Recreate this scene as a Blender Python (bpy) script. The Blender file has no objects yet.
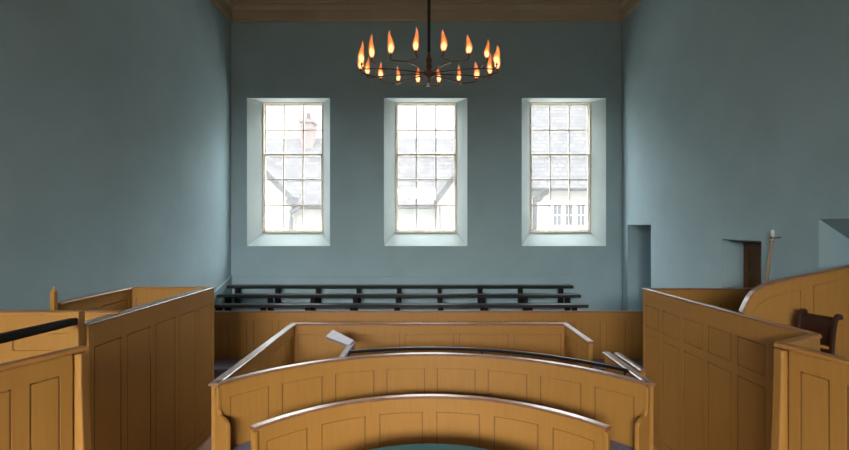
import bpy, bmesh, math, random
from mathutils import Vector, Matrix
random.seed(7)
scene = bpy.context.scene
COL = scene.collection
F = 470.0           # focal length in pixels of the 849 px wide frame
EYE = 3.0           # height of the eye above the court floor
V = Vector

# ------------------------------------------------------------------ materials
def new_mat(name):
    m = bpy.data.materials.new(name); m.use_nodes = True
    nt = m.node_tree
    return m, nt, nt.nodes['Principled BSDF']

def tex_coord(nt, scale=(1, 1, 1)):
    tc = nt.nodes.new('ShaderNodeTexCoord'); mp = nt.nodes.new('ShaderNodeMapping')
    mp.inputs['Scale'].default_value = scale
    nt.links.new(tc.outputs['Object'], mp.inputs['Vector'])
    return mp.outputs['Vector']

def noise(nt, vec, scale, detail=4, rough=0.55):
    n = nt.nodes.new('ShaderNodeTexNoise')
    n.inputs['Scale'].default_value = scale; n.inputs['Detail'].default_value = detail
    n.inputs['Roughness'].default_value = rough
    nt.links.new(vec, n.inputs['Vector'])
    return n.outputs['Fac']

def ramp(nt, fac, stops):
    r = nt.nodes.new('ShaderNodeValToRGB')
    el = r.color_ramp.elements
    while len(el) < len(stops): el.new(0.5)
    for e, (p, c) in zip(el, stops):
        e.position = p; e.color = (*c, 1)
    nt.links.new(fac, r.inputs['Fac'])
    return r.outputs['Color']

def bump(nt, fac, bsdf, strength=0.2, dist=0.01):
    b = nt.nodes.new('ShaderNodeBump'); b.inputs['Strength'].default_value = strength
    b.inputs['Distance'].default_value = dist
    nt.links.new(fac, b.inputs['Height']); nt.links.new(b.outputs['Normal'], bsdf.inputs['Normal'])

def mottled(name, c, amount=0.12, scale=1.3, rough=0.8, bmp=0.12, vscale=(1, 1, 1), spec=0.3):
    m, nt, b = new_mat(name)
    v = tex_coord(nt, vscale)
    f = noise(nt, v, scale, 6, 0.6)
    lo = tuple(x * (1 - amount) for x in c); hi = tuple(min(1, x * (1 + amount)) for x in c)
    nt.links.new(ramp(nt, f, [(0.3, lo), (0.7, hi)]), b.inputs['Base Color'])
    b.inputs['Roughness'].default_value = rough
    b.inputs['Specular IOR Level'].default_value = spec
    if bmp:
        bump(nt, noise(nt, v, scale * 25, 3), b, bmp, 0.004)
    return m

def wood(name, dark, light, rough=0.45, grain=(14, 14, 1.1), spec=0.35, bmp=0.05):
    m, nt, b = new_mat(name)
    v = tex_coord(nt, grain)
    f = noise(nt, v, 2.2, 6, 0.62)
    v2 = tex_coord(nt, (1, 1, 1))
    g = noise(nt, v2, 0.9, 3)
    mx = nt.nodes.new('ShaderNodeMath'); mx.operation = 'MULTIPLY_ADD'
    mx.inputs[1].default_value = 0.75
    nt.links.new(f, mx.inputs[0])
    m2 = nt.nodes.new('ShaderNodeMath'); m2.operation = 'MULTIPLY'; m2.inputs[1].default_value = 0.25
    nt.links.new(g, m2.inputs[0]); nt.links.new(m2.outputs[0], mx.inputs[2])
    nt.links.new(ramp(nt, mx.outputs[0], [(0.34, dark), (0.64, light)]), b.inputs['Base Color'])
    b.inputs['Roughness'].default_value = rough
    b.inputs['Specular IOR Level'].default_value = spec
    if bmp: bump(nt, f, b, bmp, 0.003)
    return m

def plain(name, c, rough=0.5, metal=0.0, spec=0.5):
    m, nt, b = new_mat(name)
    v = tex_coord(nt)
    f = noise(nt, v, 8, 3)
    nt.links.new(ramp(nt, f, [(0.3, tuple(x * 0.88 for x in c)), (0.7, tuple(min(1, x * 1.08) for x in c))]), b.inputs['Base Color'])
    b.inputs['Roughness'].default_value = rough; b.inputs['Metallic'].default_value = metal
    b.inputs['Specular IOR Level'].default_value = spec
    return m

WALL_C = (0.297, 0.405, 0.442)
M = {}
M['wall'] = mottled('teal_limewash', WALL_C, 0.07, 1.1, 0.85, 0.12, spec=0.2)
M['reveal'] = mottled('pale_reveal_paint', (0.40, 0.475, 0.475), 0.05, 2.0, 0.7, 0.05, spec=0.3)
M['ceiling'] = mottled('cream_plaster', (0.44, 0.35, 0.24), 0.06, 1.5, 0.85, 0.05)
M['wood'] = wood('ochre_grained_wood', (0.31, 0.146, 0.030), (0.35, 0.167, 0.036), 0.5)
M['wood_x'] = wood('ochre_grained_wood_rail', (0.31, 0.146, 0.030), (0.35, 0.167, 0.036), 0.5, grain=(1.1, 14, 14))
M['cap'] = wood('red_brown_polished_cap', (0.17, 0.075, 0.036), (0.27, 0.125, 0.06), 0.24, grain=(3, 3, 10), spec=0.8, bmp=0.02)
M['ocap'] = wood('ochre_polished_cap', (0.30, 0.135, 0.035), (0.38, 0.175, 0.046), 0.3, grain=(3, 3, 10), spec=0.5, bmp=0.02)
cb_ = M['cap'].node_tree.nodes['Principled BSDF']; cb_.inputs['Coat Weight'].default_value = 0.8; cb_.inputs['Coat Roughness'].default_value = 0.30; cb_.inputs['Coat IOR'].default_value = 1.6
M['groove_shade'] = plain('brown_groove_shade', (0.165, 0.073, 0.019), 0.6)  # brown tone stands in for shade in the panel grooves
M['dark'] = plain('black_painted_wood', (0.014, 0.013, 0.015), 0.3, 0, 0.6)
M['matt_black'] = plain('matt_black_paint', (0.010, 0.009, 0.010), 0.75, 0, 0.12)
M['iron'] = plain('black_iron', (0.012, 0.011, 0.012), 0.4, 0.4)
M['mahogany'] = wood('mahogany', (0.022, 0.007, 0.004), (0.05, 0.016, 0.008), 0.3, spec=0.6)
M['door'] = wood('brown_oak_door', (0.09, 0.036, 0.010), (0.16, 0.068, 0.02), 0.5)
M['carpet'] = mottled('grey_violet_carpet', (0.17, 0.15, 0.205), 0.2, 30, 0.95, 0.3)
M['baize'] = mottled('green_baize', (0.035, 0.105, 0.10), 0.12, 25, 0.95, 0.2)
M['sash'] = plain('cream_sash_paint', (0.78, 0.71, 0.61), 0.5)
M['ledge'] = plain('grey_sheen_ledge', (0.32, 0.29, 0.28), 0.35)  # window reflection painted into the grey of the ledge
M['paint_white'] = plain('white_paint', (0.82, 0.80, 0.76), 0.5)
M['pale_board'] = plain('pale_varnished_board', (0.30, 0.28, 0.305), 0.5, 0, 0.25)
M['shaft'] = wood('pale_shaft', (0.26, 0.19, 0.13), (0.36, 0.27, 0.19), 0.5)
M['steel'] = plain('dull_steel', (0.65, 0.62, 0.58), 0.3, 0.8)
M['bronze'] = plain('dark_bronze', (0.16, 0.085, 0.055), 0.35, 0.8)
M['brass'] = plain('brass', (0.55, 0.36, 0.15), 0.35, 0.9)
M['render'] = mottled('white_render', (0.32, 0.295, 0.255), 0.05, 1.5, 0.9, 0.05)
M['pipe'] = plain('grey_pipe', (0.035, 0.035, 0.038), 0.7, 0, 0.1)
M['outglass'] = plain('dark_window_glass', (0.045, 0.047, 0.052), 0.5, 0, 0.1)
M['asphalt'] = mottled('grey_paving', (0.4, 0.39, 0.37), 0.15, 4, 0.9, 0.1)

def brick_mat(name, c1, c2, mortar, scale, bw, rh, ms, axes):
    m, nt, b = new_mat(name)
    tc = nt.nodes.new('ShaderNodeTexCoord'); sp = nt.nodes.new('ShaderNodeSeparateXYZ'); cb = nt.nodes.new('ShaderNodeCombineXYZ')
    nt.links.new(tc.outputs['Object'], sp.inputs[0])
    nt.links.new(sp.outputs[axes[0]], cb.inputs[0]); nt.links.new(sp.outputs[axes[1]], cb.inputs[1])
    br = nt.nodes.new('ShaderNodeTexBrick')
    br.inputs['Color1'].default_value = (*c1, 1); br.inputs['Color2'].default_value = (*c2, 1); br.inputs['Mortar'].default_value = (*mortar, 1)
    br.inputs['Scale'].default_value = scale; br.inputs['Brick Width'].default_value = bw
    br.inputs['Row Height'].default_value = rh; br.inputs['Mortar Size'].default_value = ms
    nt.links.new(cb.outputs[0], br.inputs['Vector'])
    nt.links.new(br.outputs['Color'], b.inputs['Base Color'])
    b.inputs['Roughness'].default_value = 0.8
    bump(nt, br.outputs['Fac'], b, -0.4, 0.01)
    return m
M['slate'] = brick_mat('grey_slates', (0.052, 0.050, 0.050), (0.033, 0.032, 0.033), (0.016, 0.016, 0.017), 1.0, 0.32, 0.2, 0.018, ('X', 'Z'))
M['brick'] = brick_mat('pink_brick', (0.11, 0.074, 0.068), (0.09, 0.06, 0.055), (0.12, 0.10, 0.095), 1.0, 0.23, 0.075, 0.01, ('X', 'Z'))
for k_ in ('slate', 'brick', 'render', 'asphalt'): M[k_].node_tree.nodes['Principled BSDF'].inputs['Specular IOR Level'].default_value = 0.03
M['floor'] = brick_mat('brown_floorboards', (0.30, 0.16, 0.085), (0.25, 0.13, 0.07), (0.09, 0.05, 0.03), 1.0, 2.6, 0.16, 0.004, ('Y', 'X'))

def glass_mat():
    m = bpy.data.materials.new('dusty_glass'); m.use_nodes = True
    nt = m.node_tree; nt.nodes.clear()
    o = nt.nodes.new('ShaderNodeOutputMaterial')
    t = nt.nodes.new('ShaderNodeBsdfTransparent'); t.inputs['Color'].default_value = (0.97, 0.98, 0.98, 1)
    l = nt.nodes.new('ShaderNodeBsdfTranslucent'); l.inputs['Color'].default_value = (0.95, 0.95, 0.95, 1)
    g = nt.nodes.new('ShaderNodeBsdfGlossy'); g.inputs['Roughness'].default_value = 0.04
    m1 = nt.nodes.new('ShaderNodeMixShader'); m2 = nt.nodes.new('ShaderNodeMixShader')
    m1.inputs[0].default_value = 0.03; m2.inputs[0].default_value = 0.02
    nt.links.new(t.outputs[0], m1.inputs[1]); nt.links.new(l.outputs[0], m1.inputs[2])
    nt.links.new(m1.outputs[0], m2.inputs[1]); nt.links.new(g.outputs[0], m2.inputs[2])
    nt.links.new(m2.outputs[0], o.inputs[0])
    return m
M['glass'] = glass_mat()

def flame_mat():
    m = bpy.data.materials.new('flame'); m.use_nodes = True
    nt = m.node_tree; nt.nodes.clear()
    o = nt.nodes.new('ShaderNodeOutputMaterial'); e = nt.nodes.new('ShaderNodeEmission')
    tc = nt.nodes.new('ShaderNodeTexCoord'); sp = nt.nodes.new('ShaderNodeSeparateXYZ')
    nt.links.new(tc.outputs['Generated'], sp.inputs[0])
    c = ramp(nt, sp.outputs['Z'], [(0.0, (1.0, 0.34, 0.07)), (0.16, (1.0, 0.60, 0.26)), (0.38, (1.0, 0.62, 0.27)), (0.62, (1.0, 0.34, 0.07)), (1.0, (0.8, 0.14, 0.02))])
    s = nt.nodes.new('ShaderNodeMapRange')
    s.inputs['From Min'].default_value = 0.25; s.inputs['From Max'].default_value = 1.0
    s.inputs['To Min'].default_value = 2.0; s.inputs['To Max'].default_value = 0.8
    nt.links.new(sp.outputs['Z'], s.inputs['Value'])
    nt.links.new(s.outputs[0], e.inputs['Strength']); nt.links.new(c, e.inputs['Color'])
    nt.links.new(e.outputs[0], o.inputs[0])
    return m
M['flame'] = flame_mat()
def flame_edge_mat():
    m = bpy.data.materials.new('flame_edge'); m.use_nodes = True
    nt = m.node_tree; nt.nodes.clear()
    o = nt.nodes.new('ShaderNodeOutputMaterial'); e = nt.nodes.new('ShaderNodeEmission'); t = nt.nodes.new('ShaderNodeBsdfTransparent'); a = nt.nodes.new('ShaderNodeAddShader')
    e.inputs['Color'].default_value = (1.0, 0.22, 0.03, 1); e.inputs['Strength'].default_value = 0.42
    nt.links.new(e.outputs[0], a.inputs[0]); nt.links.new(t.outputs[0], a.inputs[1]); nt.links.new(a.outputs[0], o.inputs[0])
    return m
M['flame_edge'] = flame_edge_mat()

# ------------------------------------------------------------------ mesh helpers
class MB:
    """collects shapes (world coordinates) into one mesh"""
    def __init__(s): s.v = []; s.f = []; s.smooth = []; s.lined = {}
    def add(s, vs, fs, smooth=False):
        b = len(s.v); s.v += [tuple(p) for p in vs]
        s.f += [tuple(b + i for i in f) for f in fs]; s.smooth += [smooth] * len(fs)
        return s
    def box(s, a, b):
        x0, y0, z0 = a; x1, y1, z1 = b
        vs = [(x0, y0, z0), (x1, y0, z0), (x1, y1, z0), (x0, y1, z0), (x0, y0, z1), (x1, y0, z1), (x1, y1, z1), (x0, y1, z1)]
        return s.add(vs, [(0, 3, 2, 1), (4, 5, 6, 7), (0, 1, 5, 4), (1, 2, 6, 5), (2, 3, 7, 6), (3, 0, 4, 7)])
    def quad(s, *p): return s.add(p, [tuple(range(len(p)))])
    def prism(s, poly, ax, lo, hi):
        """poly extruded along a vector: poly 3-D points, from +ax*lo to +ax*hi"""
        n = len(poly); ax = V(ax)
        vs = [V(p) + ax * lo for p in poly] + [V(p) + ax * hi for p in poly]
        fs = [tuple(range(n))[::-1], tuple(range(n, 2 * n))] + [(i, (i + 1) % n, n + (i + 1) % n, n + i) for i in range(n)]
        return s.add(vs, fs)
    def sweep(s, pts, prof, smooth=False, side=None, scales=None):
        """sweep a closed profile [(sideways, up)] along 3-D points, keeping the sides horizontal"""
        pts = [V(p) for p in pts]; n = len(pts); k = len(prof); vs = []
        for i, p in enumerate(pts):
            t = (pts[min(i + 1, n - 1)] - pts[max(i - 1, 0)]).normalized()
            sd = V(side) if side is not None else V((t.y, -t.x, 0))
            if sd.length < 1e-5: sd = V((1, 0, 0))
            sd.normalize(); up = sd.cross(t).normalized()
            q = scales[i] if scales else 1
            vs += [p + sd * a * q + up * b * q for a, b in prof]
        fs = []
        for i in range(n - 1):
            for j in range(k):
                fs.append((i * k + j, i * k + (j + 1) % k, (i + 1) * k + (j + 1) % k, (i + 1) * k + j))
        s.add(vs, fs, smooth)
        b = len(s.v) - n * k
        s.f += [tuple(b + j for j in range(k))[::-1], tuple(b + (n - 1) * k + j for j in range(k))]; s.smooth += [False, False]
        return s
    def tube(s, pts, r, seg=10, scales=None):
        return s.sweep(pts, [(r * math.cos(2 * math.pi * j / seg), r * math.sin(2 * math.pi * j / seg)) for j in range(seg)], True, scales=scales)
    def lathe(s, c, prof, seg=16):
        c = V(c); n = len(prof)
        vs = [c + V((r * math.cos(2 * math.pi * j / seg), r * math.sin(2 * math.pi * j / seg), z)) for r, z in prof for j in range(seg)]
        fs = [(i * seg + j, i * seg + (j + 1) % seg, (i + 1) * seg + (j + 1) % seg, (i + 1) * seg + j) for i in range(n - 1) for j in range(seg)]
        s.add(vs, fs, True)
        b = len(s.v) - n * seg
        s.f += [tuple(b + j for j in range(seg))[::-1], tuple(b + (n - 1) * seg + j for j in range(seg))]; s.smooth += [False, False]
        return s
    def build(s, name, mat, parent=None, bevel=0, origin=None):
        if parent is not None: o3 = world_loc(parent) if origin is None else V(origin)
        else:
            xs = [p[0] for p in s.v]; ys = [p[1] for p in s.v]; zs = [p[2] for p in s.v]
            o3 = V(((min(xs) + max(xs)) / 2, (min(ys) + max(ys)) / 2, min(zs))) if origin is None else V(origin)
        me = bpy.data.meshes.new(name)
        me.from_pydata([tuple(V(p) - o3) for p in s.v], [], s.f)
        me.polygons.foreach_set('use_smooth', s.smooth)
        bm = bmesh.new(); bm.from_mesh(me); bmesh.ops.recalc_face_normals(bm, faces=bm.faces); bm.to_mesh(me); bm.free()
        me.materials.append(mat)
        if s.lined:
            me.materials.append(M['groove_shade'])
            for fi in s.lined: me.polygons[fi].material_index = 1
        o = bpy.data.objects.new(name, me); COL.objects.link(o)
        if parent is not None:
            o.parent = parent; o.location = o3 - world_loc(parent)
        else: o.location = o3
        if bevel:
            md = o.modifiers.new('edge', 'BEVEL'); md.width = bevel; md.segments = 2; md.limit_method = 'ANGLE'
            md.angle_limit = math.radians(40)
        return o

def world_loc(o):
    p = V((0, 0, 0))
    while o is not None: p += V(o.location); o = o.parent
    return p

def tag(o, label=None, cat=None, group=None, kind=None):
    if label: o['label'] = label
    if cat: o['category'] = cat
    if group: o['group'] = group
    if kind: o['kind'] = kind
    return o
def thing(name, loc, label, cat, group=None):
    o = bpy.data.objects.new(name, None); COL.objects.link(o); o.location = loc; o.empty_display_size = 0.2
    return tag(o, label, cat, group)
def struct(name, mb, mat, label=None, bevel=0):
    return tag(mb.build(name, mat, bevel=bevel), label, None, None, 'structure')
def copy_tree(o, parent=None):
    c = o.copy(); COL.objects.link(c)
    if parent is not None: c.parent = parent
    for ch in [x for x in COL.objects if x.parent == o]: copy_tree(ch, c)
    return c
def at(px, py, y):
    return V(((px - 424.5) * y / F, y, EYE - (py - 225) * y / F))

# ------------------------------------------------------------------ room
XL, XR, YB, YF, ZC = -4.446, 4.538, 10.8, -7.0, 8.3
WIN = [(-4.079, -2.171), (-0.931, 0.985), (2.235, 4.170)]        # openings at the wall face
Z0, Z1 = 2.517, 5.918
YG = 11.13
INN = [(-3.835, -2.395), (-0.690, 0.765), (2.495, 3.935)]        # at the glass
ZI0, ZI1 = 2.815, 5.905
YO = 11.3

def holed(mb, y, x0, x1, z0, z1, holes):
    xs = sorted({x0, x1, *[h[0] for h in holes], *[h[1] for h in holes]})
    zs = sorted({z0, z1, *[h[2] for h in holes], *[h[3] for h in holes]})
    for a, b in zip(xs, xs[1:]):
        for c, d in zip(zs, zs[1:]):
            if any(h[0] <= a and b <= h[1] and h[2] <= c and d <= h[3] for h in holes): continue
            mb.quad((a, y, c), (b, y, c), (b, y, d), (a, y, d))
def tunnel(mb, A, B, ya, yb):
    (a0, a1, c0, c1), (b0, b1, d0, d1) = A, B
    pa = [(a0, ya, c0), (a1, ya, c0), (a1, ya, c1), (a0, ya, c1)]
    pb = [(b0, yb, d0), (b1, yb, d0), (b1, yb, d1), (b0, yb, d1)]
    for i in range(4): mb.quad(pa[i], pa[(i + 1) % 4], pb[(i + 1) % 4], pb[i])

mb = MB()
outer = [(a, b, Z0, Z1) for a, b in WIN]; inner = [(a, b, ZI0, ZI1) for a, b in INN]
holed(mb, YB, XL - .5, XR + 1.3, -0.1, ZC + .3, outer); holed(mb, YO, XL - .5, XR + 1.3, -0.1, ZC + .3, inner)
for A, B in zip(outer, inner):
    tunnel(mb, B, B, YG, YO)
for a, b in (((XL - .5), YB), ((XR + 1.3), YB)): mb.quad((a, YB, -0.1), (a, YO, -0.1), (a, YO, ZC + .3), (a, YB, ZC + .3))
struct('wall_back', mb, M['wall'])

for i, (A, B) in enumerate(zip(outer, inner)):     # splayed reveals with shutter boards
    mb = MB(); tunnel(mb, A, B, YB, YG)
    struct('trim_%d' % (5 + i), mb, M['reveal'])
mb = MB()
FW = [(-4.2, -2.75), (-2.45, -1.0), (-.7, .75)]  # unseen windows, placed and sized for the light they let in
FZ0, FZ1 = 1.8, 5.3
hol = [(a, b, FZ0, FZ1) for a, b in FW]
holed(mb, YF, XL - .5, XR + 1.3, -0.1, ZC + .3, hol); holed(mb, YF - .35, XL - .5, XR + 1.3, -0.1, ZC + .3, hol)
for h in hol: tunnel(mb, h, h, YF, YF - .35)
struct('wall_front', mb, M['wall'])
struct('wall_left', MB().box((XL - .4, YF - .3, -0.1), (XL, YB + .1, ZC + .3)), M['wall'])

# wall on the other side, with three doorways cut through it
D1 = (9.42, 10.50, 0.9, 3.0); D2 = (6.33, 7.17, 0.75, 2.785); D3 = (4.25, 5.41, 0.75, 3.07)
mb = MB()
def yz_holed(mb, x, holes):
    t = MB(); holed(t, x, YF - .3, YB + .1, -0.1, ZC + .3, holes)
    mb.add([(p[1], p[0], p[2]) for p in t.v], t.f)
def yz_tunnel(mb, A, B, xa, xb):
    t = MB(); tunnel(t, A, B, xa, xb); mb.add([(p[1], p[0], p[2]) for p in t.v], t.f)
yz_holed(mb, XR, [D1, D2, D3])
D3i = (4.25, 5.41, 0.75, 2.83)
yz_tunnel(mb, D1, D1, XR, XR + .24)
D1i = (9.42, 11.25, .9, 3.0)
yz_tunnel(mb, D1i, D1i, XR + .24, XR + 1.1)
mb.quad((XR + .24, 10.5, .9), (XR + .24, 11.25, .9), (XR + .24, 11.25, 3.0), (XR + .24, 10.5, 3.0))
yz_tunnel(mb, D2, (D2[0], D2[1], D2[2], 2.74), XR, XR + .33)
yz_tunnel(mb, D3, D3i, XR, XR + .36)
yz_tunnel(mb, D3i, D3i, XR + .36, XR + 1.1)
for D in (D1i, D3i):        # dark ends of the passages
    mb.quad((XR + 1.1, D[0], D[2]), (XR + 1.1, D[1], D[2]), (XR + 1.1, D[1], D[3]), (XR + 1.1, D[0], D[3]))
x = XR + 1.15
mb.quad((x, YF - .3, -0.1), (x, YB + .1, -0.1), (x, YB + .1, ZC + .3), (x, YF - .3, ZC + .3))
struct('wall_right', mb, M['wall'])

struct('floor', MB().box((XL - .4, YF - .3, -0.15), (XR + 1.3, YO, 0)), M['floor'])
struct('ceiling', MB().box((XL - .4, YF - .3, ZC), (XR + 1.3, YO, ZC + .3)), M['ceiling'])

# cornice: profile swept round three walls
prof = [(0, 7.66), (.02, 7.66), (.02, 7.70), (.035, 7.72), (.035, 7.93), (.06, 7.95), (.10, 7.985), (.15, 8.0), (.15, 8.035),
        (.24, 8.04), (.24, 8.08), (.33, 8.10), (.38, 8.16), (.38, 8.2), (.52, 8.21), (.52, 8.26), (.6, 8.27), (.6, ZC), (0, ZC)]
mb = MB(); k = len(prof); vs = []
for p, (sx, sy) in (((XL, YF), (1, 0)), ((XL, YB), (1, -1)), ((XR, YB), (-1, -1)), ((XR, YF), (-1, 0))):
    vs += [(p[0] + sx * o, p[1] + sy * o, z) for o, z in prof]
mb.add(vs, [(i * k + j, i * k + (j + 1) % k, (i + 1) * k + (j + 1) % k, (i + 1) * k + j) for i in range(3) for j in range(k)])
struct('trim_1', mb, M['ceiling'])

# low boarded dado under the windows and the sloping string on the side wall
mb = MB().box((XL, YB - .022, 1.1), (3.345, YB, 1.79)).box((XL, YB - .034, 1.785), (3.36, YB, 1.81))
struct('trim_2', mb, M['wall'], bevel=.004)
mb = MB().prism([(XL, 9.25, 1.0), (XL, YB - .03, 1.0), (XL, YB - .03, 1.825), (XL, 9.25, 1.375)], (1, 0, 0), 0, .03)
mb.prism([(XL, 9.25, 1.365), (XL, YB - .03, 1.815), (XL, YB - .03, 1.845), (XL, 9.25, 1.395)], (1, 0, 0), 0, .045)
struct('trim_3', mb, M['wall'])
# thin conduit in the far corner
struct('trim_4', MB().box((XR - .035, YB - .03, 1.0), (XR - .012, YB - .008, 7.6)), M['wall'])

# ------------------------------------------------------------------ windows
def make_window(name, x0, x1, z0, z1, y, label):
    """sash window: box frame, two sashes three panes wide (two and three rows)"""
    root = tag(thing(name, ((x0 + x1) / 2, y, z0), label, None), kind='structure')
    f = .028
    fr = MB().box((x0, y, z0), (x0 + f, y + .12, z1)).box((x1 - f, y, z0), (x1, y + .12, z1))
    fr.box((x0 + f, y, z1 - f), (x1 - f, y + .12, z1)).box((x0 + f, y - .02, z0), (x1 - f, y + .12, z0 + .035))
    fr.build('window_frame', M['sash'], root, .004)
    zi0, zi1 = z0 + .035, z1 - f; xi0, xi1 = x0 + f, x1 - f
    zm = zi0 + (zi1 - zi0) * 0.6
    for nm, a, b, rows, yy in (('lower_sash', zi0, zm + .02, 3, y + .03), ('upper_sash', zm - .02, zi1, 2, y + .075)):
        s = MB(); st = .028; br = .025
        s.box((xi0, yy, a), (xi0 + st, yy + .04, b)).box((xi1 - st, yy, a), (xi1, yy + .04, b))
        s.box((xi0, yy, a), (xi1, yy + .04, a + (.032 if rows == 3 else .04))).box((xi0, yy, b - (.03 if rows == 2 else .04)), (xi1, yy + .04, b))
        for i in (1, 2):
            xx = xi0 + (xi1 - xi0) * i / 3; s.box((xx - br / 2, yy + .002, a), (xx + br / 2, yy + .038, b))
        for i in range(1, rows):
            zz = a + (b - a) * i / rows; s.box((xi0, yy + .004, zz - br / 2), (xi1, yy + .036, zz + br / 2))
        so = s.build(nm, M['sash'], root)
        MB().box((xi0 + .02, yy + .018, a + .02), (xi1 - .02, yy + .022, b - .02)).build('pane', M['glass'], so)
    return root
make_window('window_1', *INN[0], ZI0, ZI1, YG, 'tall sash window with chimney and drainpipe outside')
make_window('window_2', *INN[1], ZI0, ZI1, YG, 'tall sash window behind the chandelier rod, central of three')
make_window('window_3', *INN[2], ZI0, ZI1, YG, 'tall sash window with a white neighbouring window outside')
for i, (a, b) in enumerate(FW):
    make_window('window_%d' % (4 + i), a, b, FZ0, FZ1, YF - .25, 'tall sash window in the unseen wall')

# door in the middle doorway
dr = tag(thing('door_1', (XR + .34, 6.75, .75), 'brown panelled door set back in the middle doorway', None), kind='structure')
mb = MB().box((XR + .335, 6.34, .75), (XR + .375, 7.16, 2.735))
for a, b in ((6.34, 6.45), (6.70, 6.80), (7.05, 7.16)): mb.box((XR + .32, a, .75), (XR + .34, b, 2.735))
for a, b in ((.75, .95), (1.55, 1.7), (2.2, 2.3), (2.62, 2.735)): mb.box((XR + .321, 6.34, a), (XR + .34, 7.16, b))
mb.build('door_leaf', M['door'], dr, .004)
MB().lathe((0, 0, 0), [(.012, 0), (.012, .03), (.03, .045), (.028, .07), (.01, .08)]).build('door_knob', M['brass'], dr, origin=(0, 0, 0))
kn = [o for o in COL.objects if o.name.startswith('door_knob')][0]
kn.rotation_euler = (0, -math.pi / 2, 0); kn.location = V((XR + .32, 6.395, 1.75)) - world_loc(dr)

# ------------------------------------------------------------------ joinery
def arc_path(cx, cy, r, a0, a1, n=48):
    return [V((cx + r * math.sin(a0 + (a1 - a0) * i / n), cy + r * math.cos(a0 + (a1 - a0) * i / n), 0)) for i in range(n + 1)]
def resample(path):
    d = [0.0]
    for a, b in zip(path, path[1:]): d.append(d[-1] + (V(b) - V(a)).length)
    return d
def point(path, d, s):
    s = max(0, min(d[-1], s))
    for i in range(len(d) - 1):
        if s <= d[i + 1] + 1e-9:
            q = (s - d[i]) / max(1e-9, d[i + 1] - d[i]); return V(path[i]).lerp(V(path[i + 1]), q)
    return V(path[-1])
def strip(mb, path, s0, s1, z0, z1, o0, o1):
    """a solid following the path from s0 to s1, between heights z0, z1 (numbers or functions of s), offset o0..o1 sideways"""
    d = resample(path)
    n = 1 if len(path) == 2 and not callable(z1) and not callable(z0) else max(1, int((s1 - s0) / .09))
    vs = []
    for i in range(n + 1):
        s = s0 + (s1 - s0) * i / n
        p = point(path, d, s); t = (point(path, d, s + .02) - point(path, d, s - .02)).normalized()
        sd = V((t.y, -t.x, 0)); za = z0(s) if callable(z0) else z0; zb = z1(s) if callable(z1) else z1
        vs += [p + sd * o0 + V((0, 0, za)), p + sd * o1 + V((0, 0, za)), p + sd * o1 + V((0, 0, zb)), p + sd * o0 + V((0, 0, zb))]
    fs = [(i * 4 + j, i * 4 + (j + 1) % 4, i * 4 + 4 + (j + 1) % 4, i * 4 + 4 + j) for i in range(n) for j in range(4)] + [(3, 2, 1, 0), (n * 4, n * 4 + 1, n * 4 + 2, n * 4 + 3)]
    return mb.add(vs, fs)
def capprof(w, h):
    r = h * .3
    return [(-w / 2 + .008, 0), (w / 2 - .008, 0), (w / 2, r * .5), (w / 2, h - r), (w / 2 - r, h), (-w / 2 + r, h), (-w / 2, h - r), (-w / 2, r * .5)]
TH = .022; ST = .018; LW = .011
def partition(root, path, z0, z1, n, name='partition', capw=.10, caph=.032, cap=True, mid=None, stile=.09, top=.16, bot=.14, mat=None, cap_mat=None, ext=(0, 0)):
    """framed and panelled wooden partition: recessed boards, stiles and rails, a moulded cap as its child"""
    d = resample(path); L = d[-1]
    zt = (lambda s: z1(s) - caph) if callable(z1) else z1 - caph
    off = lambda q: (lambda s: zt(s) - q) if callable(zt) else zt - q
    m = MB()
    strip(m, path, 0, L, z0, zt, -TH / 2, TH / 2)
    for sg in (-1, 1):
        a, b = sorted((sg * (TH / 2 - .002), sg * (TH / 2 + ST)))
        strip(m, path, 0, L, off(top), zt, a, b); strip(m, path, 0, L, z0, z0 + bot, a, b)
        if mid: 
            strip(m, path, 0, L, off(mid + .10), off(mid), a + .0003, b - .0003)
        edges = []
        for i in range(n + 1):
            w = stile if 0 < i < n else stile * .8
            c = min(max(L * i / n, w / 2), L - w / 2)
            strip(m, path, c - w / 2, c + w / 2, z0 + bot, off(top), a + .0006, b - .0006)
            edges.append((c - w / 2, c + w / 2))
        # thin brown strips paint the groove shade down both edges of each stile
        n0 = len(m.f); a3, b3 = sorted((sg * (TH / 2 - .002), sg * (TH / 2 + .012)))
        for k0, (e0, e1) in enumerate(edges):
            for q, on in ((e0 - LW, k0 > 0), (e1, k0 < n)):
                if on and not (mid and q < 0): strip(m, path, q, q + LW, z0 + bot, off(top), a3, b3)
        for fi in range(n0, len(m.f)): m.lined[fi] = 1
        # a raised field in each panel, leaving a groove round it
        a2, b2 = sorted((sg * (TH / 2 - .002), sg * (TH / 2 + ST * .8)))
        G = .013
        tiers = [(z0 + bot + G, off(top + G))] if not mid else [(z0 + bot + G, off(mid + .10 + G)), (off(mid - G), off(top + G))]
        for (_, e0), (e1, _) in zip(edges, edges[1:]):
            for za, zb in tiers:
                if e1 - e0 > .1: strip(m, path, e0 + G, e1 - G, za, zb, a2, b2)
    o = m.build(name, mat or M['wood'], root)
    if cap:
        nn = 1 if len(path) == 2 and not callable(z1) else max(2, int(L / .05))
        pts = []
        for i in range(nn + 1):
            s = -ext[0] + (L + ext[0] + ext[1]) * i / nn; p = point(path, d, s)
            if s < 0: p = V(path[0]) + (V(path[0]) - V(path[1])).normalized() * -s
            if s > L: p = V(path[-1]) + (V(path[-1]) - V(path[-2])).normalized() * (s - L)
            pts.append(p + V((0, 0, zt(s) if callable(zt) else zt)))
        MB().sweep(pts, capprof(capw, caph)).build('cap_rail', cap_mat or M['cap'], o)
    return o
def P2(x, y): return V((x, y, 0))

ZB = 2.102
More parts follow.
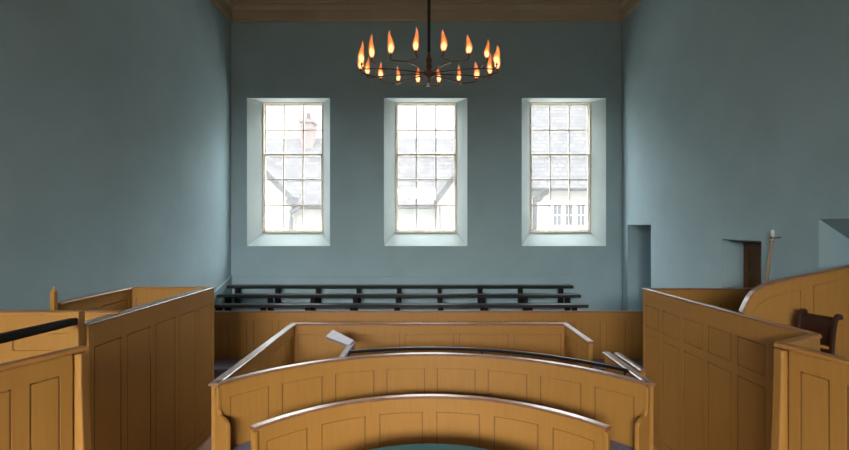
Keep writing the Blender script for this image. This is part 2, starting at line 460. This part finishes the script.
# ---- box along the left wall
box = thing('court_box', (-3.7, 5.5, 0), 'high panelled wooden box along the wall, with a knobbed post and black handrail beside it', 'box')
partition(box, [P2(-3.075, 4.26), P2(-3.075, 6.81)], 0, ZB, 5, 'side_partition', capw=.06, mid=None, top=.2, ext=(0, .03), caph=.024)
MB().prism([(-3.10, 0, ZB - .012), (-3.245, 0, ZB - .02), (-3.245, 0, ZB - .045), (-3.10, 0, ZB - .037)], (0, 1, 0), 4.45, 6.74).build('book_ledge', M['ledge'], box)
partition(box, [P2(-4.24, 6.81), P2(-3.10, 6.81)], 0, ZB, 2, 'back_partition', top=.13, caph=.026, cap_mat=M['ocap'])
partition(box, [P2(-4.24, 5.42), P2(-4.24, 6.76)], 0, ZB, 2, 'wall_partition', top=.13, caph=.026, cap_mat=M['ocap'])
partition(box, [P2(XL + .01, 4.85), P2(-3.13, 4.85)], 0, 2.112, 1, 'cross_partition', top=.19, bot=1.71, stile=.26, caph=.026, cap_mat=M['ocap'])
MB().box((-3.145, 4.155, 0), (-3.06, 4.24, 2.235)).build('end_post', M['wood'], box, .008)
np_ = MB().box((-4.225, 5.30, 0), (-4.175, 5.35, 2.24)).lathe((-4.2, 5.325, 2.24), [(.022, 0), (.03, .012), (.018, .025), (.012, .05), (.001, .068)])
np_.build('newel_post', M['wood'], box)
MB().box((-4.23, 4.9, .0), (-3.12, 6.76, .7)).build('box_floor', M['wood'], box)

# handrail
mb = MB().sweep([V((-3.10, 4.15, 2.15)), V((-2.955, 3.6, 2.20)), V((-2.81, 3.1, 2.25)), V((-2.60, 2.3, 2.36))], [(-.03, -.032), (.03, -.032), (.036, 0), (.03, .03), (-.03, .03), (-.036, 0)])
hr = thing('handrail', (-2.8, 3.1, 2.2), 'thick black handrail running from the end post of the panelled box', 'handrail')
mb.build('rail', M['matt_black'], hr, .006)
mb = MB().tube([(-2.62, 2.38, 2.35), (-2.62, 2.38, 0)], .02)
mb.build('stanchion', M['iron'], hr)

# ---- low desk front by the left edge
def desk_front(root, A, B, flare):
    partition(root, [A, B], 0, ZB, 5, 'front_partition', capw=.085, top=.13, stile=.10, ext=(.105, 0), cap_mat=M['ocap'])
    t = (B - A).normalized(); c = A - t * .045
    sgn = flare
    m = MB(); vs = []
    zz = [0, .5, .9, 1.2, 1.5, 1.8, ZB - .042]; fl = [.10, .075, .045, .022, .01, .002, 0]
    for z, f in zip(zz, fl):
        x0, x1 = c.x - .055, c.x + .055
        if sgn > 0: x1 += f
        else: x0 -= f
        vs += [(x0, c.y - .03, z), (x1, c.y - .03, z), (x1, c.y + .06, z), (x0, c.y + .06, z)]
    n = len(zz) - 1
    m.add(vs, [(i * 4 + j, i * 4 + (j + 1) % 4, i * 4 + 4 + (j + 1) % 4, i * 4 + 4 + j) for i in range(n) for j in range(4)] + [(3, 2, 1, 0), (n * 4, n * 4 + 1, n * 4 + 2, n * 4 + 3)])
    m.build('corner_post', M['wood'], root, .012)
fa = thing('desk_front', (-2.6, 2.8, 0), 'panelled desk front with sloping cap, below the thick black handrail', 'desk')
desk_front(fa, P2(-2.565, 3.40), P2(-3.14, 1.9), 1)

# ---- box along the right wall
bx = thing('court_box', (3.6, 5.2, 0), 'high panelled wooden box in front of the three doorways', 'box')
partition(bx, [P2(3.143, 6.70), P2(3.245, 3.90)], 0, ZB, 6, 'side_partition', capw=.06, mid=.50, top=.2, ext=(.03, .02), caph=.026)
partition(bx, [P2(3.17, 6.70), P2(XR + .27, 6.70)], 0.76, ZB, 3, 'back_partition', top=.2, bot=.1, caph=.026)
MB().box((3.29, 3.3, 0), (XR - .01, 4.74, 1.255)).build('box_floor', M['wood'], bx)

# ---- ramped screen behind the chair
SW = [(742, 311), (744.5, 305.5), (748, 298.5), (752, 293), (757, 289), (763, 285.6), (775, 281.3), (795, 277), (815, 272.8), (849, 266), (868, 262)]
SWP = [at(a, b, 4.8) for a, b in SW]; SWP[-1].x = XR - .005
def catmull(P, n=6):
    out = []
    for i in range(len(P) - 1):
        p0, p1, p2, p3 = P[max(i - 1, 0)], P[i], P[i + 1], P[min(i + 2, len(P) - 1)]
        for j in range(n):
            t = j / n
            out.append(.5 * ((2 * p1) + (p2 - p0) * t + (2 * p0 - 5 * p1 + 4 * p2 - p3) * t * t + (3 * p1 - p0 - 3 * p2 + p3) * t ** 3))
    return out + [P[-1]]
SWC = catmull(SWP)
sw = thing('ramped_screen', (3.9, 4.8, 0), 'tall panelled screen with swept curved top, behind the dark chair', 'screen')
m = MB()
base = [p - V((0, 0, .02)) for p in SWC]
m.prism([V((SWC[0].x, 4.8, 1.25))] + base + [V((SWC[-1].x, 4.8, 1.25))], (0, 1, 0), -.012, .012)
fields = [[(752, 313), (758, 305), (767, 299), (780, 294.6), (800, 289.4), (800, 313)], [(813, 286.2), (830, 282), (849, 277.4), (862, 274.5), (862, 322), (813, 322)],
          [(746, 319), (800, 319), (800, 392), (746, 392)], [(813, 327), (862, 327), (862, 392), (813, 392)]]
for fpx in fields:
    P = [at(a, b, 4.8) for a, b in fpx]
    for sg in (-1, 1):
        Q = [p + V((0, sg * .012, 0)) for p in P]
        for a, b in zip(Q, Q[1:] + Q[:1]):
            m.sweep([a, b], [(-.010, -.009), (.010, -.009), (.010, .009), (-.010, .009)], side=(0, 1, 0))
pn = m.build('panel', M['wood'], sw)
MB().sweep([p - V((0, 0, .012)) for p in SWC], capprof(.07, .02), side=(0, -1, 0)).build('cap_rail', M['cap'], pn)

# ---- desk front by the right edge, with its short return
fb = thing('desk_front', (2.9, 2.8, 0), 'panelled desk front jutting out, nearest the dark chair', 'desk')
desk_front(fb, P2(2.735, 3.50), P2(3.15, 1.9), -1)
partition(fb, [P2(3.235, 3.885), P2(2.74, 3.60)], 0, ZB, 1, 'return_partition', capw=.085, top=.3, ext=(0, .02), cap_mat=M['ocap'])

# ---- dark chair
def make_chair(loc, rz):
    r = thing('side_chair', loc, 'dark mahogany chair with scrolled back posts beside the swept screen', 'chair'); r.rotation_euler.z = rz
    def part(mb, nm, mat=M['mahogany'], b=.004):
        o = mb.build(nm, mat, None, b, origin=(0, 0, 0)); o.parent = r; return o
    # faces -y in its own space; the back at +y
    for sx in (-1, 1):
        x = sx * .155
        pts = [(x, .10, .36), (x, .14, .46), (x, .15, .60), (x, .165, .74), (x, .19, .85), (x, .225, .90), (x, .255, .895), (x, .262, .87)]
        part(MB().sweep(catmull([V(p) for p in pts], 4), [(-.013, -.02), (.013, -.02), (.013, .02), (-.013, .02)], side=(1, 0, 0)), 'back_post')
    part(MB().prism([(0, .155, .62), (0, .198, .86), (0, .222, .888), (0, .238, .876), (0, .218, .85), (0, .178, .62)], (1, 0, 0), -.144, .144), 'top_rail')
    part(MB().prism([(0, .145, .53), (0, .152, .59), (0, .172, .59), (0, .165, .53)], (1, 0, 0), -.144, .144), 'back_rail')
    part(MB().box((-.175, -.22, .40), (.175, .15, .455)), 'seat', b=.012)
    for sx in (-1, 1):
        part(MB().sweep([V((sx * .155, -.20, 0)), V((sx * .155, -.2, .2)), V((sx * .155, -.19, .41))], [(-.018, -.018), (.018, -.018), (.018, .018), (-.018, .018)], side=(1, 0, 0), scales=[.7, .85, 1]), 'leg')
        part(MB().sweep([V((sx * .155, .20, 0)), V((sx * .155, .15, .2)), V((sx * .155, .12, .41))], [(-.018, -.018), (.018, -.018), (.018, .018), (-.018, .018)], side=(1, 0, 0), scales=[.8, .9, 1]), 'leg')
    return r
make_chair(V((3.553, 4.424, 1.255)), math.radians(-74))

# ---- gallery front, platform and benches
gf = thing('gallery_front', (0, 9.3, 0), 'long low panelled front below the black benches', 'partition')
partition(gf, [P2(XL + .01, 9.3), P2(XR - .01, 9.3)], 0, 1.3, 18, 'partition', capw=.07, caph=.03, top=.16, stile=.12)
mb = MB().box((XL, 9.33, 0), (XR, 9.72, .90)).box((XL, 9.72, 0), (3.4, 10.22, 1.03)).box((XL, 10.22, 0), (3.4, YB, 1.16)).box((3.4, 9.72, 0), (XR, YB, .9))
struct('floor_gallery', mb, M['wall'])
def make_bench():
    r = thing('bench', (0, 0, 0), 'x', 'bench', 'black benches on the stepped gallery')
    MB().prism([(0, -.11, .435), (0, .11, .435), (0, .115, .47), (0, .10, .50), (0, -.10, .50), (0, -.115, .47)], (1, 0, 0), -4.38, 3.30).build('seat', M['dark'], r, .008)
    for i in range(9):
        x = -4.178 + .903 * i
        MB().prism([(x - .045, -.07, 0), (x - .045, .07, 0), (x - .045, .05, .44), (x - .045, -.05, .44)], (1, 0, 0), 0, .09).build('leg', M['matt_black'], r)
    return r
b0 = make_bench()
for i, (y, z, lb) in enumerate(((9.55, .90, 'black bench nearest the panelled gallery front, lowest of three'), (10.0, 1.03, 'black bench on the middle step of the gallery'),
                                (10.50, 1.16, 'black bench against the teal wall, topmost of three'))):
    b = b0 if i == 0 else copy_tree(b0)
    b.location = (0, y, z); b['label'] = lb

st = thing('carpeted_step', (0, 8.9, 0), 'grey violet carpeted step in front of the long gallery front', 'step')
MB().box((XL + .02, 8.62, 0), (XR - .02, 9.27, .36)).build('upper_tread', M['carpet'], st, .01)
MB().box((XL + .02, 8.30, 0), (XR - .02, 8.62, .18)).build('lower_tread', M['carpet'], st, .01)

# ---- dock
ZR = 1.3; XA, XB_, YD = -2.265, 2.436, 8.15
dk = thing('dock', (0, 7.2, 0), 'square panelled dock with polished cap rails in the middle of the court', 'dock')
partition(dk, [P2(XA, YD), P2(XB_, YD)], 0, ZR, 5, 'back_partition', capw=.10, top=.15, ext=(.05, .05))
partition(dk, [P2(XA, 5.06), P2(XA, YD - .06)], 0, ZR, 5, 'side_partition', capw=.11, top=.15, ext=(.02, 0))
partition(dk, [P2(XB_, 6.89), P2(XB_, YD - .06)], 0, ZR, 2, 'side_partition', capw=.10, top=.15, ext=(.03, 0))
partition(dk, [P2(XB_, 5.06), P2(XB_, 6.28)], 0, ZR, 2, 'side_partition', capw=.10, top=.15, ext=(.02, .03))
gt = thing('dock_gate', (2.57, 5.6, 0), 'low wooden gate folded back against the outside of the dock', 'gate')
partition(gt, [P2(2.57, 5.52), P2(2.57, 6.27)], .05, ZR, 1, 'gate_leaf', capw=.075, caph=.035, top=.15)

def seat_end(root, cx, cy, ang, r0, lo, hi, zt, zs, name='bench_end'):
    """shaped end board standing across the end of a curved pew"""
    rad = V((math.sin(ang), math.cos(ang), 0)); tan = V((math.cos(ang), -math.sin(ang), 0))
    c = V((cx, cy, 0))
    def q(i, z): return c + rad * (r0 - i) + V((0, 0, z))
    pro = [(-.012, 0), (hi, 0), (hi, zs - .06), (hi - .02, zs - .02), (hi - .07, zs + .01), (lo + .03, zs + .03), (lo + .005, zs + .08), (lo, zs + .2), (lo, zt), (-.012, zt)]
    MB().prism([q(i, z) for i, z in pro], tan, -.025, .025).build(name, M['wood'], root, .01)
def curved_pew(cx, cy, R, a0, a1, z, n, label, seat, loc, ends):
    r = thing('curved_pew', loc, label, 'pew', 'curved pews round the table')
    path = arc_path(cx, cy, R, a0, a1)
    partition(r, path, 0, z, n, 'curved_partition', capw=.09, caph=.032, top=.15, stile=.16, ext=(.01, .01))
    if seat:
        MB_ = MB(); sp = arc_path(cx, cy, R, a0 + .03, a1 - .03); d = resample(sp)
        strip(MB_, sp, 0, d[-1], 0.0, .50, .035, .48); MB_.build('seat', M['wood'], r)
        MB_ = MB(); strip(MB_, sp, 0.01, d[-1] - .01, .50, .56, .04, .47); MB_.build('seat_cushion', M['carpet'], r, .015)
    for a, sg in ((a0, -1), (a1, 1)):
        seat_end(r, cx, cy, a, R, ends[0], ends[1], z - .045, ends[2])
    return r
CX, CY, R1 = .085, 3.34, 2.90
A1 = math.atan2(2.32, 1.737)
curved_pew(CX, CY, R1, -A1, A1, ZR, 8, 'large curved panelled pew joined to the front of the dock', True, (CX, 6, 0), (.035, .22, .93))
R2 = 2.24; A2 = math.atan2(1.765, 1.385)
curved_pew(CX - .025, 3.29, R2, -A2, A2, 1.0, 6, 'smaller curved panelled pew nearest the green table', False, (CX, 5.3, 0), (.05, .075, .62))

# partition inside the dock with its tilted flap
dp = thing('dock_divider', (-1.06, 6.5, 0), 'narrow partition inside the dock carrying a pale hinged flap', 'partition')
partition(dp, [P2(-1.07, 6.12), P2(-1.05, 6.86)], 0, ZR, 1, 'partition', capw=.085, top=.2, cap_mat=M['pale_board'])
fl = MB()
a, b, c, d = at(354, 340, 6.75), at(348.5, 345.2, 6.62), at(325.5, 336.5, 7.12), at(333, 329.5, 7.32)
nrm = (b - a).cross(d - a).normalized()
if nrm.z < 0: nrm = -nrm
fl.prism([a, b, c, d], nrm, -.045, 0); fl.build('flap', M['pale_board'], dp, .006)

# iron rail following the curve
ir = thing('iron_rail', (CX, 6.4, 0), 'thin black curved iron rail just behind the large curved pew', 'rail')
RR = 3.16
a0 = math.atan2(-1.10, 2.96); a1 = math.atan2(2.27, 2.19)
pts = [V((CX + RR * math.sin(a0 + (a1 - a0) * i / 40), CY + RR * math.cos(a0 + (a1 - a0) * i / 40), 1.295)) for i in range(41)]
tdir = (pts[-1] - pts[-2]).normalized()
pts += [pts[-1] + tdir * .04 + V((0, 0, -.012)), pts[-1] + tdir * .06 + V((0, 0, -.05)), pts[-1] + tdir * .06 + V((0, 0, -.12))]
MB().sweep(pts[:-2], [(-.022, -.018), (.022, -.018), (.026, .004), (.015, .018), (-.015, .018), (-.026, .004)]).build('rail', M['iron'], ir)
for q in (0, 20, 40):
    p = pts[q]; MB().tube([(p.x, p.y, 1.285), (p.x, p.y, 0)], .012).build('stanchion', M['iron'], ir)

# ---- table with a green top
tb = thing('table', (.05, 3.3, 0), 'round table with dark green baize top in front of the curved pews', 'table')
MB().lathe((.05, 3.3, .74), [(1.38, 0), (1.42, .015), (1.44, .035), (1.43, .06)], 64).build('table_top', M['baize'], tb)
for i in range(4):
    an = math.pi / 4 + i * math.pi / 2
    MB().lathe((.05 + 1.0 * math.cos(an), 3.3 + 1.0 * math.sin(an), 0), [(.03, 0), (.04, .1), (.03, .3), (.045, .6), (.05, .74)]).build('leg', M['wood'], tb)

# ------------------------------------------------------------------ pole on the wall
pl = thing('window_pole', (XR - .1, 6.1, 1.9), 'long pale pole with white tip, hung on the teal wall beside the door', 'pole')
A = at(770.5, 236, 6.05); B = at(765.5, 290, 6.05); A.x = XR - .06; B.x = XR - .06
A = V((XR - .05, 6.06, 2.86)); B = V((XR - .05, 6.34, 1.2))
MB().tube([A, B], .021, 10).build('shaft', M['shaft'], pl)
MB().tube([A + V((0, 0, -.02)), A + V((0, -.003, .06)), A + V((0, -.004, .08))], .02, 10, [1, 1, .5]).build('tip', M['paint_white'], pl)
MB().tube([A + V((0, -.0, -.065)), A + V((0, 0, -.03))], .027, 10).build('collar', M['steel'], pl)
hk = MB().tube([(XR + .002, 5.99, 2.84), (XR - .04, 5.99, 2.84), (XR - .082, 6.01, 2.835), (XR - .082, 6.075, 2.83)], .008, 8)
tag(hk.build('wall_hook', M['bronze']), 'small dark hook holding the pale pole on the teal wall', 'hook')

# ------------------------------------------------------------------ chandelier
CH = V((.061, 6.4, 0)); ZH = 5.06; RC = .93
ch = thing('chandelier', (CH.x, CH.y, ZH), 'round iron chandelier with a ring of lit candle flames on a rod', 'chandelier')
MB().tube([(CH.x, CH.y, ZH + .1), (CH.x, CH.y, ZC)], .022, 12).build('rod', M['iron'], ch)
MB().lathe((CH.x, CH.y, ZH - .13), [(.004, 0), (.022, .02), (.014, .05), (.03, .08), (.085, .105), (.09, .14), (.05, .165), (.03, .19), (.045, .23), (.03, .26), (.045, .31), (.03, .35), (.022, .42)]).build('hub', M['bronze'], ch)
MB().lathe((CH.x, CH.y, ZC - .16), [(.025, 0), (.06, .05), (.08, .1), (.09, .16)]).build('ceiling_rose', M['bronze'], ch)
def cpos(th):
    return V((CH.x + RC * math.sin(th), CH.y - RC * math.cos(th), 5.115 - .095 * math.cos(th)))
proto = None
for i in range(9):
    t0, t1 = math.radians(-30 + 40 * i), math.radians(-10 + 40 * i); tm = (t0 + t1) / 2
    p0, p1 = cpos(t0), cpos(t1); mid = (p0 + p1) / 2
    hubp = V((CH.x + .07 * math.sin(tm), CH.y - .07 * math.cos(tm), ZH + .0))
    out = V((math.sin(tm), -math.cos(tm), 0))
    m1 = MB()
    for p in (p0, p1):
        pts = [hubp, hubp.lerp(mid, .5) + V((0, 0, -.03)), hubp.lerp(mid, .8) + V((0, 0, -.06)) , p + V((0, 0, -.055)) - out * .05, p + V((0, 0, -.03)), p]
        m1.tube(catmull(pts, 5), .0085, 6)
    m1.build('arm', M['bronze'], ch)
    for th, p in ((t0, p0), (t1, p1)):
        if proto is None:
            cup = MB().lathe(p, [(.004, -.02), (.014, -.012), (.018, -.002), (.012, .002), (.011, .02)], 10).build('candle_cup', M['bronze'], ch, origin=p)
            core = [(.006, .012), (.020, .03), (.028, .055), (.029, .085), (.021, .12), (.011, .155), (.003, .19)]
            shell = [(.008, .005), (.026, .02), (.038, .05), (.043, .085), (.036, .13), (.026, .18), (.014, .235), (.002, .285)]
            for nm, prof, mt in (('flame', core, M['flame']), ('flame_edge', shell, M['flame_edge'])):
                f = MB(); f.lathe(p, prof, 12)
                for k2, q in enumerate(f.v):       # a slight lick to the flame
                    h = q[2] - p.z; f.v[k2] = (q[0] + .07 * h * math.sin(h * 20), q[1] + .05 * h * math.cos(h * 17), q[2])
                f.build(nm, mt, cup, origin=p)
            proto = cup
        else:
            c = copy_tree(proto); c.parent = ch; c.location = p - world_loc(ch)
            rz = random.uniform(0, 6.28); sc = (random.uniform(.85, 1.15),) * 2 + (random.uniform(.8, 1.1),)
            for fl_ in [o for o in COL.objects if o.parent == c]: fl_.rotation_euler = (0, 0, rz); fl_.scale = sc

# ------------------------------------------------------------------ outside
struct('ground_outside', MB().box((-26, YO + .02, -1.2), (26, 45, -1.0)), M['asphalt'])
def gable(root, px_l, px_r, py_e, apex, y, yback, side_label):
    """white front gable with slate slopes"""
    a, b, t = at(px_l, py_e, y), at(px_r, py_e, y), at(apex[0], apex[1], y)
    MB().prism([(a.x, y, -1), (b.x, y, -1), b, t, a], (0, 1, 0), 0, yback - y).build('gable_wall', M['render'], root)
    up = V((0, 0, .05))
    m = MB()
    for p, q in ((a, t), (b, t)):
        dd = (p - q).normalized() * .2
        m.prism([p + dd + up * .2, q + up * .2, q + up * 6, p + dd + up * 6], (0, 1, 0), -.22, yback - y)
    m.build('gable_roof', M['slate'], root)
h1 = thing('house', (-3, 20, -1), 'white house with long slate roof, brick chimney and two gables outside', 'house')
e0, e1 = at(200, 208, 18.4), at(500, 207, 18.4); ze = 3.86; zr = 7.15
MB().box((-9, 18.4, -1), (3.2, 26, ze)).build('wall', M['render'], h1)
MB().prism([(-9.2, 18.1, ze - .12), (-9.2, 22.4, zr), (-9.2, 26.7, ze - .12), (-9.2, 26.7, ze - .25), (-9.2, 22.4, zr - .13), (-9.2, 18.1, ze - .25)], (1, 0, 0), 0, 12.4).build('roof', M['slate'], h1)
ck = MB().box((-5.72, 21.6, 6.2), (-5.15, 22.4, 7.9)).box((-5.78, 21.54, 7.72), (-5.09, 22.46, 7.84)); cko = ck.build('chimney', M['brick'], h1)
MB().lathe((-5.43, 22.0, 7.9), [(.12, 0), (.10, .3), (.12, .33)]).build('chimney_pot', M['brick'], cko)
MB().tube([(-5.0, 18.02, ze - .16), (3.2, 18.02, ze - .16)], .06, 8).build('gutter', M['pipe'], h1)
gable(h1, 150, 291, 201, (222, 132), 17.9, 20.5, 'l')
gable(h1, 437, 522, 204, (480, 146), 17.9, 20.5, 'r')
hp = at(291, 203, 17.75); 
m = MB().box((hp.x - .16, 17.62, hp.z - .05), (hp.x + .2, 17.85, hp.z + .14))
m.tube(catmull([hp + V((.3, .1, -.1)), hp + V((.2, 0, -.25)), hp + V((.02, 0, -.38)), hp + V((0, 0, -.6)), V((hp.x, 17.75, -1))], 6), .075, 8)
m.build('drainpipe', M['pipe'], h1)
dpx = at(440, 206, 17.75)
MB().tube([dpx, V((dpx.x, 17.75, -1))], .035, 8).build('drainpipe', M['pipe'], h1)

h2 = thing('house', (7, 20, -1), 'white house with slate roof, swan neck pipe and a triple window outside', 'house')
ze = 4.62
MB().box((4.35, 19.0, -1), (13, 27, ze)).build('wall', M['render'], h2)
MB().prism([(4.1, 18.65, ze - .12), (4.1, 23.4, 9.0), (4.1, 28, ze - .12), (4.1, 28, ze - .27), (4.1, 23.4, 8.85), (4.1, 18.65, ze - .27)], (1, 0, 0), 0, 9.2).build('roof', M['slate'], h2)
MB().tube([(4.1, 18.6, ze - .17), (13.2, 18.6, ze - .17)], .06, 8).build('gutter', M['pipe'], h2)
m = MB().tube(catmull([at(548, 188, 18.65), at(547.5, 192, 18.8), at(542, 195, 18.9), at(540, 199, 18.9), at(536, 200.5, 18.9), at(535, 206, 18.9), at(535, 300, 18.9)], 6), .085, 8)
m.build('drainpipe', M['pipe'], h2)
wa, wb = at(551, 227, 18.97), at(586, 203, 18.97)
wf = MB().box((wa.x - .08, 18.9, wa.z - .1), (wb.x + .08, 19.02, wb.z + .1)); wfo = wf.build('window_frame', M['paint_white'], h2)
w3 = (wb.x - wa.x) / 3
for i in range(3):
    x0 = wa.x + w3 * i + .07; x1 = wa.x + w3 * (i + 1) - .07
    pm = MB()
    for rr in range(2):
        for cc in range(2):
            zz0 = wa.z + .05 + (wb.z - wa.z - .1) * rr / 2 + .02; zz1 = wa.z + .05 + (wb.z - wa.z - .1) * (rr + 1) / 2 - .02
            xx0 = x0 + (x1 - x0) * cc / 2 + .015; xx1 = x0 + (x1 - x0) * (cc + 1) / 2 - .015
            pm.box((xx0, 18.88, zz0), (xx1, 18.91, zz1))
    pm.build('pane', M['outglass'], wfo)

# ------------------------------------------------------------------ light
w = bpy.data.worlds.new('overcast_sky'); scene.world = w; w.use_nodes = True
nt = w.node_tree; bg = nt.nodes['Background']
tc = nt.nodes.new('ShaderNodeTexCoord'); sp = nt.nodes.new('ShaderNodeSeparateXYZ')
nt.links.new(tc.outputs['Generated'], sp.inputs[0])
c = ramp(nt, sp.outputs['Z'], [(0.0, (0.006, 0.006, 0.006)), (0.03, (0.05, 0.051, 0.053)), (0.27, (0.062, 0.064, 0.066)), (0.5, (0.66, 0.69, 0.71)), (1.0, (0.96, 0.98, 1.0))])
nt.links.new(c, bg.inputs['Color']); bg.inputs['Strength'].default_value = 26.0

def area(name, loc, size, energy, rot, color=(1, 1, 1), portal=False, spread=180):
    l = bpy.data.lights.new(name, 'AREA'); l.shape = 'RECTANGLE'; l.size, l.size_y = size; l.energy = energy; l.color = color
    l.spread = math.radians(spread)
    if portal: l.cycles.is_portal = True
    o = bpy.data.objects.new(name, l); COL.objects.link(o); o.location = loc; o.rotation_euler = rot
    return o
for i, (a, b) in enumerate(INN):     # portals at the panes of the far windows
    area('window_portal', ((a + b) / 2, YO + .05, (ZI0 + ZI1) / 2), (1.5, 3.2), 1, (-math.pi / 2, 0, 0), portal=True)
for i, (a, b) in enumerate(FW):      # and at those behind the camera
    area('window_portal', ((a + b) / 2, YF - .45, (FZ0 + FZ1) / 2), (b - a, FZ1 - FZ0), 1, (math.pi / 2, 0, 0), portal=True)

# added fill lamp outside those unseen windows, brightening surfaces that face them
area('daylight_fill', (-2.2, -13, 7.4), (12, 5.0), 7200, (math.radians(90 - 14), 0, 0), (1.0, 0.985, 0.95), spread=100)

# ------------------------------------------------------------------ camera and view
cam = bpy.data.cameras.new('camera'); co = bpy.data.objects.new('camera', cam); COL.objects.link(co)
co.location = (0, 0, EYE); co.rotation_euler = (math.pi / 2, 0, 0)
cam.sensor_width = 36; cam.lens = 36 * F / 849; cam.clip_start = .05
scene.camera = co
vs_ = scene.view_settings
vs_.view_transform = 'Standard'; vs_.look = 'None'; vs_.gamma = 1; vs_.exposure = 0.15; vs_.use_curve_mapping = False
scene.cycles.max_bounces = 10; scene.cycles.diffuse_bounces = 5; scene.cycles.transparent_max_bounces = 16
scene.cycles.use_denoising = True
